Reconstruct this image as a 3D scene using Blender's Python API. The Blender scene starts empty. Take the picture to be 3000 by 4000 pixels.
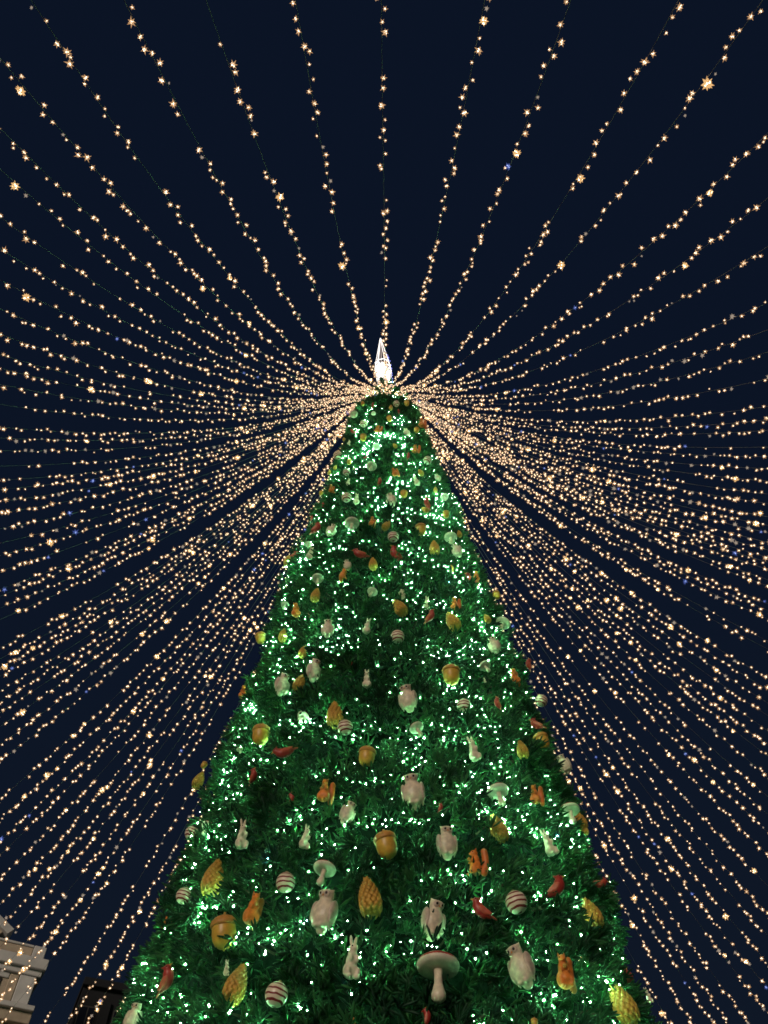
import bpy, bmesh, math, random
import numpy as np
from mathutils import Vector, Matrix, Euler, noise

random.seed(7)
rng = np.random.default_rng(7)
R = math.radians
scene = bpy.context.scene

# ------------------------------------------------------------------ camera, sky, key light, exposure
CAM = Vector((-0.0556, -10.0, 1.6))
PITCH, ROLL, FPX = 0.95481, 0.0027, 3009.0
rt, up = Vector((1, 0, 0)), Vector((0, -math.sin(PITCH), math.cos(PITCH)))
FWD = Vector((0, math.cos(PITCH), math.sin(PITCH)))
CR = rt * math.cos(ROLL) + up * math.sin(ROLL)
CU = -rt * math.sin(ROLL) + up * math.cos(ROLL)
camd = bpy.data.cameras.new('camera')
cam = bpy.data.objects.new('camera', camd)
scene.collection.objects.link(cam)
camd.sensor_fit = 'VERTICAL'
camd.sensor_height = 36.0
camd.sensor_width = 27.0
camd.lens = FPX / 4000 * 36
camd.clip_start = 0.1
camd.clip_end = 2000
m = Matrix.Identity(4)
for i in range(3):
    m[i][0], m[i][1], m[i][2], m[i][3] = CR[i], CU[i], -FWD[i], CAM[i]
cam.matrix_world = m
scene.camera = cam

world = bpy.data.worlds.new('World')
scene.world = world
world.use_nodes = True
wn = world.node_tree.nodes
wn['Background'].inputs[0].default_value = (0.17, 0.37, 1.0, 1)
wn['Background'].inputs[1].default_value = 0.0195
# a night sky that is a touch paler towards the city's horizon
wt = world.node_tree
w_tc = wn.new('ShaderNodeTexCoord')
w_sp = wn.new('ShaderNodeSeparateXYZ')
wt.links.new(w_tc.outputs['Generated'], w_sp.inputs[0])
w_cr = wn.new('ShaderNodeValToRGB')
w_cr.color_ramp.elements[0].position = 0.0
w_cr.color_ramp.elements[0].color = (0.30, 0.52, 1.0, 1)
w_cr.color_ramp.elements[1].position = 0.85
w_cr.color_ramp.elements[1].color = (0.175, 0.355, 0.92, 1)
wt.links.new(w_sp.outputs['Z'], w_cr.inputs['Fac'])
wt.links.new(w_cr.outputs['Color'], wn['Background'].inputs[0])

sund = bpy.data.lights.new('front_fill', 'SUN')  # broad low fill from behind the camera, added for the square's unseen lights
sun = bpy.data.objects.new('front_fill', sund)
scene.collection.objects.link(sun)
sund.energy = 1.35
sund.angle = R(14)
sund.color = (1.0, 0.84, 0.66)
sun.rotation_euler = Vector((-0.42, -1.0, 0.22)).to_track_quat('Z', 'Y').to_euler()

scene.view_settings.view_transform = 'Standard'
scene.view_settings.look = 'None'
scene.view_settings.exposure = 0.0
scene.view_settings.gamma = 1.0
scene.render.engine = 'CYCLES'
cy = scene.cycles
cy.use_denoising = True
cy.denoiser = 'OPENIMAGEDENOISE'
cy.max_bounces = 4
cy.diffuse_bounces = 2
cy.glossy_bounces = 2
cy.transmission_bounces = 2
cy.sample_clamp_indirect = 1.5
cy.sample_clamp_direct = 0
cy.use_light_tree = True
cy.caustics_reflective = False
cy.caustics_refractive = False
cy.filter_width = 1.6

# ------------------------------------------------------------------ helpers
COL = scene.collection


def mat(name, color, rough=0.5, noise_scale=None, noise_amt=0.25, bump=0.0, spec=0.5, sheen=0.0):
    M = bpy.data.materials.new(name)
    M.use_nodes = True
    nt = M.node_tree
    b = nt.nodes['Principled BSDF']
    b.inputs['Base Color'].default_value = (*color, 1)
    b.inputs['Roughness'].default_value = rough
    b.inputs['Specular IOR Level'].default_value = spec
    if noise_scale:
        tc = nt.nodes.new('ShaderNodeTexCoord')
        n = nt.nodes.new('ShaderNodeTexNoise')
        n.inputs['Scale'].default_value = noise_scale
        n.inputs['Detail'].default_value = 5
        nt.links.new(tc.outputs['Object'], n.inputs['Vector'])
        mx = nt.nodes.new('ShaderNodeMix')
        mx.data_type = 'RGBA'
        mr = nt.nodes.new('ShaderNodeMapRange')
        mr.inputs['From Min'].default_value = 0.3
        mr.inputs['From Max'].default_value = 0.7
        nt.links.new(n.outputs['Fac'], mr.inputs['Value'])
        nt.links.new(mr.outputs['Result'], mx.inputs['Factor'])
        mx.inputs['A'].default_value = (*[c * (1 - noise_amt) for c in color], 1)
        mx.inputs['B'].default_value = (*[min(1, c * (1 + noise_amt)) for c in color], 1)
        nt.links.new(mx.outputs['Result'], b.inputs['Base Color'])
        if bump:
            bp = nt.nodes.new('ShaderNodeBump')
            bp.inputs['Strength'].default_value = bump
            bp.inputs['Distance'].default_value = 0.02
            nt.links.new(n.outputs['Fac'], bp.inputs['Height'])
            nt.links.new(bp.outputs['Normal'], b.inputs['Normal'])
    return M


def emat(name, color, strength, sampling='NONE'):
    M = bpy.data.materials.new(name)
    M.use_nodes = True
    nt = M.node_tree
    nt.nodes.clear()
    e = nt.nodes.new('ShaderNodeEmission')
    e.inputs[0].default_value = (*color, 1)
    e.inputs[1].default_value = strength
    o = nt.nodes.new('ShaderNodeOutputMaterial')
    nt.links.new(e.outputs[0], o.inputs[0])
    M.cycles.emission_sampling = sampling
    return M


def mesh_from(name, verts, faces, mats=(), midx=None, smooth=False):
    me = bpy.data.meshes.new(name)
    if isinstance(verts, np.ndarray):
        verts = np.ascontiguousarray(verts, dtype=np.float32)
        faces = np.ascontiguousarray(faces, dtype=np.int32)
        k = faces.shape[1]
        me.vertices.add(len(verts))
        me.vertices.foreach_set('co', verts.ravel())
        me.loops.add(faces.size)
        me.loops.foreach_set('vertex_index', faces.ravel())
        me.polygons.add(len(faces))
        me.polygons.foreach_set('loop_start', np.arange(0, faces.size, k, dtype=np.int32))
    else:
        me.from_pydata(verts, [], faces)
    for M in mats:
        me.materials.append(M)
    if midx is not None:
        me.polygons.foreach_set('material_index', np.asarray(midx, dtype=np.int32))
    me.update(calc_edges=True)
    if smooth:
        me.polygons.foreach_set('use_smooth', np.ones(len(me.polygons), dtype=bool))
    return me


def bm_mesh(name, bm, M, smooth=True):
    me = bpy.data.meshes.new(name)
    bm.to_mesh(me)
    bm.free()
    me.materials.append(M)
    if smooth:
        me.polygons.foreach_set('use_smooth', np.ones(len(me.polygons), dtype=bool))
    return me


def obj(name, me, parent=None, loc=None, **props):
    o = bpy.data.objects.new(name, me)
    COL.objects.link(o)
    if parent is not None:
        o.parent = parent
    if loc is not None:
        o.location = loc
    for k, v in props.items():
        o[k] = v
    return o


def box_mesh(name, x0, x1, y0, y1, z0, z1, M, bevel=0.0):
    bm = bmesh.new()
    bmesh.ops.create_cube(bm, size=1)
    for v in bm.verts:
        v.co = Vector((x0 if v.co.x < 0 else x1, y0 if v.co.y < 0 else y1, z0 if v.co.z < 0 else z1))
    if bevel:
        bmesh.ops.bevel(bm, geom=list(bm.edges), offset=bevel, segments=1, affect='EDGES')
    return bm_mesh(name, bm, M, smooth=False)


def ell(bm, c, r, rot=(0, 0, 0), seg=20):
    mt = Matrix.Translation(c) @ Euler([R(a) for a in rot]).to_matrix().to_4x4() @ Matrix.Diagonal((*r, 1))
    bmesh.ops.create_uvsphere(bm, u_segments=seg, v_segments=seg // 2 + 2, radius=1, matrix=mt)


def cone(bm, a, b, r0, r1, seg=12):
    a, b = Vector(a), Vector(b)
    d = b - a
    q = d.to_track_quat('Z', 'Y').to_matrix().to_4x4()
    mt = Matrix.Translation((a + b) / 2) @ q
    bmesh.ops.create_cone(bm, cap_ends=True, segments=seg, radius1=r0, radius2=max(r1, 1e-4), depth=d.length, matrix=mt)


def lathe(bm, prof, seg=28, M4=None, fn=None):
    rings = []
    for (r, z) in prof:
        ring = []
        for i in range(seg):
            a = 2 * math.pi * i / seg
            p = Vector((r * math.cos(a), r * math.sin(a), z))
            if fn:
                p = fn(p, a)
            if M4 is not None:
                p = M4 @ p
            ring.append(bm.verts.new(p))
        rings.append(ring)
    for k in range(len(rings) - 1):
        for i in range(seg):
            j = (i + 1) % seg
            bm.faces.new((rings[k][i], rings[k][j], rings[k + 1][j], rings[k + 1][i]))
    if prof[0][0] > 1e-3:
        bm.faces.new(list(reversed(rings[0])))
    if prof[-1][0] > 1e-3:
        bm.faces.new(rings[-1])


def fuse(name, bm, M, voxel=0.022, smooth_it=4):
    """weld overlapping blobs into one continuous skin"""
    me = bm_mesh(name + '_raw', bm, M)
    o = bpy.data.objects.new('fuse_tmp', me)
    COL.objects.link(o)
    md = o.modifiers.new('r', 'REMESH')
    md.mode = 'VOXEL'
    md.voxel_size = voxel
    ms = o.modifiers.new('s', 'SMOOTH')
    ms.iterations = smooth_it
    ms.factor = 0.5
    dg = bpy.context.evaluated_depsgraph_get()
    out = bpy.data.meshes.new_from_object(o.evaluated_get(dg))
    out.name = name
    bpy.data.objects.remove(o)
    bpy.data.meshes.remove(me)
    out.polygons.foreach_set('use_smooth', np.ones(len(out.polygons), dtype=bool))
    if not out.materials:
        out.materials.append(M)
    return out


# ------------------------------------------------------------------ setting: plaza and far buildings
m_pave = mat('plaza_granite', (0.10, 0.10, 0.11), 0.6, 3.0, 0.3, 0.2)
g = 900
obj('ground', mesh_from('ground', [(-g, -g, 0), (g, -g, 0), (g, g, 0), (-g, g, 0)], [(0, 1, 2, 3)], [m_pave]), kind='structure')

m_stone = mat('pale_plaster', (0.62, 0.60, 0.60), 0.85, 1.2, 0.14, 0.3)
m_stone_d = mat('ochre_plaster', (0.50, 0.40, 0.31), 0.85, 1.6, 0.22, 0.3)
m_pil = mat('lit_pilaster_ochre', (0.10, 0.08, 0.065), 0.9, 1.4, 0.2, 0.3)  # pilaster drawn as lit: the light on it is put into this colour
m_dark_stone = mat('dusky_plaster', (0.009, 0.010, 0.014), 0.9, 1.4, 0.2, 0.3)
m_glass = mat('dark_window_glass', (0.012, 0.014, 0.022), 0.15)
m_frame = mat('window_wood', (0.05, 0.045, 0.045), 0.6)

bl = bpy.data.objects.new('corner_building', None)
COL.objects.link(bl)
bl.location = (-18.85, 35.0, 1.6)
bl.rotation_euler = (0, 0, R(28))
# local frame: -x runs along the facade, -y faces the plaza, z counted from eye level
bl['label'] = 'pale classical corner building at the lower left, with cornice and dark window'
bl['category'] = 'building'


def bpart(name, x0, x1, y0, y1, z0, z1, M, parent=bl, bevel=0.03):
    return obj(name, box_mesh(name, x0, x1, y0, y1, z0, z1, M, bevel), parent)


bpart('wall', -14, -0.02, 0.0, 9, -1.6, 19.75, m_stone_d)
bpart('cornice', -14.2, 0.25, -0.55, 9.2, 19.78, 20.32, m_stone)
bpart('cornice_moulding', -14.1, 0.12, -0.3, 9.1, 19.5, 19.775, m_stone)
bpart('parapet', -2.95, -0.72, 0.1, 0.5, 20.325, 21.0, m_stone_d)
bpart('parapet_cap', -2.95, -0.72, 0.02, 0.58, 21.003, 21.12, m_stone)
bpart('parapet_pier', -0.7, -0.03, 0.0, 0.62, 20.325, 21.12, m_stone)
bpart('pilaster', -0.92, -0.06, -0.2, -0.003, 18.12, 19.49, m_stone)
bpart('pilaster', -1.42, -0.95, -0.1, -0.003, 18.12, 19.49, m_stone_d)
bpart('lintel', -3.6, -1.45, -0.1, -0.003, 19.22, 19.49, m_stone)
bpart('pilaster', -4.5, -3.65, -0.2, -0.003, 18.12, 19.49, m_stone)
w = bpart('window', -3.55, -1.75, -0.06, -0.002, 17.98, 19.2, m_frame)
bpart('pane', -3.45, -2.7, -0.075, -0.062, 18.05, 19.12, m_glass, w, 0)
bpart('pane', -2.6, -1.85, -0.075, -0.062, 18.05, 19.12, m_glass, w, 0)
bpart('ledge', -14.1, 0.3, -0.75, -0.005, 17.72, 17.96, m_stone)
bpart('ledge', -14.1, 0.3, -0.45, -0.004, 17.2, 17.71, m_stone_d)
# sloping gable end above the parapet
bm = bmesh.new()
pts = [(-3.0, 20.33), (-3.0, 21.0), (-2.62, 21.42), (-6.5, 23.5), (-10.4, 21.42), (-10.0, 20.33)]
fv = [bm.verts.new((x, 0.05, z)) for x, z in pts]
bv = [bm.verts.new((x, 0.9, z)) for x, z in pts]
bm.faces.new(fv)
bm.faces.new(list(reversed(bv)))
for i in range(len(pts)):
    j = (i + 1) % len(pts)
    bm.faces.new((fv[j], fv[i], bv[i], bv[j]))
bmesh.ops.recalc_face_normals(bm, faces=bm.faces)
obj('gable', bm_mesh('gable', bm, m_stone_d, False), bl)
bm = bmesh.new()
for sx in (1, -1):
    p = [(-6.5, 23.52), (-6.5 + sx * 4.15, 21.29), (-6.5 + sx * 4.4, 21.58), (-6.5, 23.98)]
    a = [bm.verts.new((x, -0.22, z)) for x, z in p]
    b = [bm.verts.new((x, 1.1, z)) for x, z in p]
    bm.faces.new(a)
    bm.faces.new(list(reversed(b)))
    for i in range(4):
        j = (i + 1) % 4
        bm.faces.new((a[j], a[i], b[i], b[j]))
bmesh.ops.recalc_face_normals(bm, faces=bm.faces)
obj('raking_cornice', bm_mesh('raking_cornice', bm, m_stone, False), bl)

wg = bpy.data.objects.new('side_building', None)
COL.objects.link(wg)
wg.location = (-18.9, 42.5, 1.6)
wg.rotation_euler = (0, 0, R(22))
wg['label'] = 'dark lower building with lit pilaster and black windows beside the pale one'
wg['category'] = 'building'
bpart('wall', 0.0, 14, 0.0, 8, -1.6, 22.6, m_dark_stone, wg)
bpart('cornice', -0.1, 14.1, -0.4, 8.1, 22.3, 22.75, m_dark_stone, wg)
for k, xx in enumerate((0.4, 2.5, 4.5, 6.6)):
    bpart('pilaster', xx + 0.95, xx + 1.55, -0.22, -0.003, 19.5, 21.6, m_pil if k == 1 else m_dark_stone, wg)
    w = bpart('window', xx - 0.3, xx + 0.75, -0.05, -0.002, 19.7, 21.3, m_frame, wg)
    bpart('pane', xx - 0.25, xx + 0.2, -0.065, -0.052, 19.8, 21.2, m_glass, w, 0)
    bpart('pane', xx + 0.27, xx + 0.7, -0.065, -0.052, 19.8, 21.2, m_glass, w, 0)
bpart('ledge', -0.1, 14.1, -0.6, -0.004, 19.0, 19.4, m_dark_stone, wg)
# drain pipe at the foot of the wing
pp = bmesh.new()
cone(pp, (0.25, -0.75, 19.42), (0.25, -0.75, 19.95), 0.05, 0.05, 8)
cone(pp, (0.25, -0.75, 19.42), (1.9, -0.75, 19.1), 0.05, 0.05, 8)
obj('drain_pipe', bm_mesh('drain_pipe', pp, m_frame), wg)

# ------------------------------------------------------------------ the tree
ZA, SL = 27.1, 0.1335
ZTOP, ZBOT = 21.9, 0.7


def tier_r(z, a):
    """radius of the tree's surface: a slim cone with tiers and lumps"""
    base = (ZA - z) * SL
    if z > 20.2:
        base *= max(0.15, 1 - ((z - 20.2) / 1.9) ** 1.6)
    amp = 0.55 + 0.45 * min(1, base / 2.0)
    t = (z + 0.35 * noise.noise(Vector((math.cos(a) * 1.1, math.sin(a) * 1.1, z * 0.25)))) / 1.25
    saw = 1 - (t % 1.0)
    n = noise.noise(Vector((math.cos(a) * base * 1.3, math.sin(a) * base * 1.3, z * 1.3 + 9)))
    n2 = noise.noise(Vector((math.cos(a) * base * 3.2, math.sin(a) * base * 3.2, z * 3.2)))
    return base + amp * (0.16 * (saw - 0.5) + 0.17 * n + 0.12 * n2) - 0.06 - 0.11 * min(1.0, max(0.0, (z - 13.0) / 6.0))


# ------------------------------------------------------------------ where the ornaments hang on the tree
def surf_hit(px, py, off):
    d = (CR * (px - 1500) + CU * (2000 - py) + FWD * FPX).normalized()
    best, bt_ = 1e9, None
    t = 3.0
    while t < 26:
        p = CAM + d * t
        g_ = math.hypot(p.x, p.y) - ((ZA - p.z) * SL + off)
        if g_ < 0:
            return p, d
        if g_ < best:
            best, bt_ = g_, p
        t += 0.01
    return bt_, d


ORN = '''
P 1417 1575 22 10
B 1455 1583 26 110
P 1527 1591 24 -10
S 1548 1577 24 5
A 1589 1575 26 0
B 1558 1607 22 80
M 1383 1621 34 20
M 1459 1617 20 0
A 1521 1635 28 10
S 1421 1655 28 -15
Q 1477 1675 38 -20
Q 1647 1651 48 0
A 1627 1680 28 -20
O 1589 1688 36 25
B 1377 1686 28 150
A 1419 1709 34 0
P 1343 1715 16 0
R 1363 1727 26 -10
M 1469 1747 32 -25
P 1542 1740 24 40
Q 1623 1753 44 -15
B 1596 1780 30 60
B 1427 1787 18 20
S 1320 1779 34 10
P 1365 1800 30 -10
S 1670 1798 32 -30
M 1450 1825 44 -15
S 1354 1845 28 10
P 1310 1825 22 -20
P 1287 1845 20 -10
Q 1540 1843 44 15
P 1643 1845 32 25
R 1361 1881 38 -15
B 1484 1881 40 75
R 1625 1876 56 22
O 1710 1865 34 30
P 1701 1912 26 0
Q 1294 1908 42 10
A 1254 1926 22 -20
S 1354 1943 38 10
R 1393 1948 58 0
O 1527 1955 66 12
A 1578 1930 38 0
B 1667 1966 56 120
P 1659 1990 34 50
B 1263 1972 24 90
M 1737 1944 34 10
A 1743 2009 36 -10
B 1236 2064 70 55
B 1218 2024 26 80
O 1295 2072 60 -25
M 1374 2051 62 0
Q 1453 2037 52 0
P 1511 2051 48 -40
S 1536 2097 42 0
A 1644 2069 60 0
M 1761 2105 54 0
P 1697 2138 66 0
O 1785 2150 64 22
P 1794 2084 32 10
M 1204 2129 30 10
R 1212 2159 68 -15
B 1148 2171 54 40
P 1124 2189 48 -10
B 1405 2165 76 170
B 1545 2165 88 130
P 1457 2200 56 0
O 1357 2207 48 20
Q 1339 2241 58 0
P 1764 2219 30 0
Q 1859 2250 52 -5
B 1837 2265 74 145
M 1241 2265 50 0
P 1234 2322 62 -15
M 1452 2316 44 -30
O 1571 2322 44 0
P 1558 2370 82 35
R 1666 2355 68 -15
Q 1776 2357 66 0
A 1940 2325 42 20
Q 1154 2382 74 12
M 1112 2367 34 -10
B 1212 2404 34 90
B 1681 2409 70 35
P 1766 2424 88 25
O 1280 2455 80 0
R 1435 2445 80 -8
P 1902 2415 42 20
M 1962 2441 62 -35
S 1553 2487 52 5
A 1018 2492 58 15
P 1106 2480 58 0
P 1186 2543 56 -20
O 1228 2619 100 0
O 1104 2674 98 0
P 1171 2664 74 -18
Q 950 2702 66 0
B 1372 2592 22 60
R 1433 2651 92 5
P 1308 2788 112 8
S 1348 2841 58 10
M 1178 2807 58 -45
A 1019 2870 100 0
B 1110 2940 104 -145
A 1433 2955 96 -6
M 937 2931 26 20
A 797 2988 34 -30
O 1930 2520 76 10
A 1763 2636 98 3
M 1898 2607 52 35
Q 2008 2641 80 5
B 2064 2595 56 95
O 1592 2728 118 5
S 1813 2757 54 -5
B 1943 2747 60 115
R 1893 2657 26 0
S 2115 2737 46 -30
M 1632 2851 62 30
B 2095 2831 78 150
A 2117 2896 86 15
P 2038 2925 78 12
R 1847 2925 118 10
O 2203 2985 84 12
P 778 3045 72 -12
B 990 3033 72 60
B 1140 3119 54 80
Q 1268 3086 108 -6
O 1359 3175 98 -25
S 749 3254 52 -10
M 807 3237 58 -20
R 946 3259 132 3
R 1193 3269 108 -4
P 836 3423 142 -8
S 1116 3447 72 -6
M 1263 3411 98 -15
S 718 3499 58 -8
Q 988 3547 146 -2
O 1613 3092 150 8
A 1509 3301 128 12
M 1950 3106 92 12
Q 2089 3102 92 -3
M 2230 3178 84 4
P 2262 3202 86 12
B 1721 3155 42 55
P 1943 3231 114 15
O 1746 3291 134 -4
Q 1860 3367 122 -4
R 2139 3291 124 14
P 2285 3240 40 8
P 1442 3499 156 8
B 2174 3470 124 30
B 2343 3452 78 -15
S 2017 3525 82 12
O 1266 3559 172 -6
O 1695 3593 158 -8
R 1375 3742 174 0
M 1712 3812 180 -2
B 1669 3972 74 75
Q 1372 4000 66 0
B 1881 3557 122 150
P 2307 3563 122 14
O 2033 3774 168 12
Q 2201 3791 150 0
B 2459 3820 76 75
P 2429 3915 158 15
R 2530 3888 66 8
A 2088 3995 40 0
Q 648 3607 64 0
A 875 3641 148 6
B 651 3829 124 60
R 885 3781 66 0
P 926 3839 150 -12
S 1080 3885 86 -8
O 520 3975 110 -12
'''
items = []
for ln in ORN.strip().splitlines():
    k, x, y, l, tlt = ln.split()
    items.append((k, float(x), float(y), float(l), float(tlt)))
items.sort(key=lambda t: t[2])
HT = {'A': 1.05, 'P': 1.0, 'S': 1.0, 'O': 1.0, 'Q': 1.0, 'R': 1.0, 'B': 0.97, 'M': 0.95}


def hang(k, x, y, l):
    """world position, view ray, upward axis and size of one ornament"""
    p, d = surf_hit(x, y, 0.06)
    L = l * (p - CAM).dot(FWD) / FPX / HT[k] * 0.99
    wu = Vector((0, 0, 1))
    iu = (wu - d * d.dot(wu)).normalized()
    ax = (wu * 0.72 + iu * 0.28).normalized()
    if k == 'M':
        ax = (wu * 0.8 + d * 0.12).normalized()
    L /= max(0.62, (ax.dot(iu) + 0.35 * abs(ax.dot(d))) if k not in 'SBM' else 0.95)
    p, d = surf_hit(x, y, (0.06 if l < 50 else 0.02) + 0.10 * L)
    return p, d, ax, L


HUNG = [hang(k, x, y, l) for k, x, y, l, t in items]
HP = np.array([tuple(h[0]) for h in HUNG])
HL = np.array([h[3] for h in HUNG])


def clear_of_ornaments(p, share):
    """sprays and bulbs are pushed aside where an ornament hangs"""
    return bool((np.linalg.norm(HP - np.array(p), axis=1) > HL * share).all())


tree = bpy.data.objects.new('christmas_tree', None)
COL.objects.link(tree)
tree['label'] = 'giant green Christmas tree glowing with mint lights in the middle of the square'
tree['category'] = 'christmas tree'

m_bark = mat('bark', (0.07, 0.05, 0.035), 0.9, 4, 0.3, 0.4)
m_inner = mat('dark_inner_shell', (0.005, 0.012, 0.008), 0.95, 9, 0.7, 0.9, spec=0.05)
bm = bmesh.new()
cone(bm, (0, 0, 0), (0, 0, 21.9), 0.42, 0.08, 16)
obj('trunk', bm_mesh('trunk', bm, m_bark), tree)
# boughs reaching from the trunk to the sprays of needles
bv, bf = [], []
for k in range(900):
    z = ZBOT + (ZTOP - ZBOT) * (1 - math.sqrt(1 - random.random() * 0.995))
    a = random.random() * 2 * math.pi
    rr = max(0.1, tier_r(z, a) - 0.15)
    p0 = Vector((0.1 * math.cos(a), 0.1 * math.sin(a), z + 0.25))
    p1 = Vector((rr * math.cos(a), rr * math.sin(a), z))
    sd = Vector((-math.sin(a), math.cos(a), 0)) * 0.02
    n0 = len(bv)
    for p, s in ((p0, 1.3), (p1, 0.5)):
        bv += [p + sd * s, p - sd * s, p + Vector((0, 0, -0.03 * s))]
    for i in range(3):
        j = (i + 1) % 3
        bf.append((n0 + i, n0 + j, n0 + 3 + j, n0 + 3 + i))
obj('boughs', mesh_from('boughs', [tuple(v) for v in bv], bf, [m_bark]), tree, kind='stuff')
# dark inner shell against see-through, the depth's shade put into its colour
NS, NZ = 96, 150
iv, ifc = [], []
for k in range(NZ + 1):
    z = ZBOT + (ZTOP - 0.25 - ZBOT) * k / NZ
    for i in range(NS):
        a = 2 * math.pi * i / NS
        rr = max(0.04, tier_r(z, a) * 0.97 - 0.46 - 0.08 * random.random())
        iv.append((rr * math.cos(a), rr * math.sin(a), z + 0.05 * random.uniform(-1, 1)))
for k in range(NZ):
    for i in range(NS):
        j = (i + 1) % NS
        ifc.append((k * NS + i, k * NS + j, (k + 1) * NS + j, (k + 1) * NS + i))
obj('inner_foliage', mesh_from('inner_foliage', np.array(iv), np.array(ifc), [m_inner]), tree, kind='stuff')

# needle spray variants (each a little spray of bottle-brush fingers)
m_needle = bpy.data.materials.new('fir_needles')
m_needle.use_nodes = True
nt = m_needle.node_tree
b = nt.nodes['Principled BSDF']
b.inputs['Roughness'].default_value = 0.42
b.inputs['Specular IOR Level'].default_value = 0.22
oi = nt.nodes.new('ShaderNodeObjectInfo')
cr = nt.nodes.new('ShaderNodeValToRGB')
cr.color_ramp.elements[0].color = (0.009, 0.040, 0.022, 1)
cr.color_ramp.elements[1].color = (0.050, 0.165, 0.055, 1)
e = cr.color_ramp.elements.new(0.6)
e.color = (0.024, 0.105, 0.040, 1)
nt.links.new(oi.outputs['Random'], cr.inputs['Fac'])
nt.links.new(cr.outputs['Color'], b.inputs['Base Color'])
tr = nt.nodes.new('ShaderNodeBsdfTranslucent')
nt.links.new(cr.outputs['Color'], tr.inputs['Color'])
ms = nt.nodes.new('ShaderNodeMixShader')
ms.inputs[0].default_value = 0.3
nt.links.new(b.outputs[0], ms.inputs[1])
nt.links.new(tr.outputs[0], ms.inputs[2])
nt.links.new(ms.outputs[0], nt.nodes['Material Output'].inputs['Surface'])


def spray(seed, fingers, nblade):
    rd = random.Random(seed)
    V, F = [], []
    for f in range(fingers):
        th = rd.uniform(0.1, 1.15) if f else 0.1
        ph = 2 * math.pi * (f * 0.382 + rd.uniform(-0.08, 0.08))
        d = Vector((math.sin(th) * math.cos(ph), math.sin(th) * math.sin(ph), math.cos(th)))
        L = rd.uniform(0.12, 0.20)
        o = Vector((0, 0, -0.03)) + d * rd.uniform(0.0, 0.03)
        x = d.orthogonal().normalized()
        y = d.cross(x)
        # fleshy finger: a tapered, slightly bumpy brush core
        n0 = len(V)
        prof = ((0, 0.006), (0.25, 0.0135), (0.6, 0.0145), (0.88, 0.010), (1.0, 0.002))
        bend = (x * rd.uniform(-1, 1) + y * rd.uniform(-1, 1)) * 0.018
        for q_, (t, r) in enumerate(prof):
            for k in range(5):
                a = k * 1.2566 + q_ * 0.6
                V.append(o + d * L * t + bend * t * t + (x * math.cos(a) + y * math.sin(a)) * r * rd.uniform(0.75, 1.25))
        for q_ in range(4):
            for k in range(5):
                j = (k + 1) % 5
                A, B_, C_, D_ = n0 + q_ * 5 + k, n0 + q_ * 5 + j, n0 + q_ * 5 + 5 + j, n0 + q_ * 5 + 5 + k
                F.append((A, B_, C_))
                F.append((A, C_, D_))
        for k in range(nblade):
            t = (k + 0.5) / nblade
            a = k * 2.4 + rd.uniform(-.3, .3)
            side = x * math.cos(a) + y * math.sin(a)
            ln = rd.uniform(0.020, 0.032) * (1.0 - 0.3 * t)
            bd = (side * 0.7 + d * (0.6 + 0.5 * t)).normalized()
            wv = d.cross(side) * 0.0058
            p = o + d * L * t + bend * t * t
            n0 = len(V)
            V += [p + wv, p - wv, p + bd * ln]
            F.append((n0, n0 + 1, n0 + 2))
    return mesh_from('needle_spray', np.array([tuple(v) for v in V]), np.array(F), [m_needle])


spray_col = bpy.data.collections.new('spray_kinds')
for k in range(5):
    so = bpy.data.objects.new('needle_spray', spray(100 + k, 6 + k % 3, 22))
    spray_col.objects.link(so)

# points: front of the tree gets most, the back enough to stay whole
P, ROT, SC, IX = [], [], [], []
N = 34000
while len(P) < N:
    u = random.random()
    z = ZBOT + (ZTOP - ZBOT) * (1 - math.sqrt(1 - u * 0.999))
    if random.random() < 0.07:
        z = random.uniform(18.5, ZTOP)
    a = random.uniform(-math.pi, math.pi)      # 0 = towards the camera
    if abs(a) > 1.9 and random.random() < 0.5:
        continue
    depth = abs(random.gauss(0, 0.11)) if random.random() < 0.8 else random.uniform(0.0, 0.38)
    ca, sa = math.cos(a - math.pi / 2), math.sin(a - math.pi / 2)
    rr = tier_r(z, a - math.pi / 2) - depth + random.uniform(-0.01, 0.05)
    if rr < 0.03:
        rr = abs(rr)
    if not clear_of_ornaments((rr * ca, rr * sa, z), 0.5) and random.random() < 0.86:
        continue
    P.append((rr * ca, rr * sa, z))
    d = Vector((ca, sa, random.uniform(-0.35, 0.75))) + Vector([random.gauss(0, 0.42) for _ in range(3)])
    if z > 20.6:
        d.z += (z - 20.6) * 1.5
    q = d.to_track_quat('Z', 'Y') @ Euler((0, 0, random.uniform(0, 6.28))).to_quaternion()
    ROT.append(tuple(q.to_euler()))
    SC.append(random.uniform(0.55, 0.95))
pm = bpy.data.meshes.new('foliage')
pm.from_pydata(P, [], [])
at = pm.attributes.new('rot', 'FLOAT_VECTOR', 'POINT')
at.data.foreach_set('vector', np.array(ROT, dtype=np.float32).ravel())
at = pm.attributes.new('scl', 'FLOAT', 'POINT')
at.data.foreach_set('value', np.array(SC, dtype=np.float32))
pm.materials.append(m_needle)
fo = obj('foliage', pm, tree, kind='stuff')
ng = bpy.data.node_groups.new('spread_sprays', 'GeometryNodeTree')
ng.interface.new_socket('Geometry', in_out='INPUT', socket_type='NodeSocketGeometry')
ng.interface.new_socket('Geometry', in_out='OUTPUT', socket_type='NodeSocketGeometry')
gi = ng.nodes.new('NodeGroupInput')
go = ng.nodes.new('NodeGroupOutput')
ip = ng.nodes.new('GeometryNodeInstanceOnPoints')
ci = ng.nodes.new('GeometryNodeCollectionInfo')
ci.inputs['Collection'].default_value = spray_col
ci.inputs['Separate Children'].default_value = True
ci.inputs['Reset Children'].default_value = True
ip.inputs['Pick Instance'].default_value = True
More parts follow.
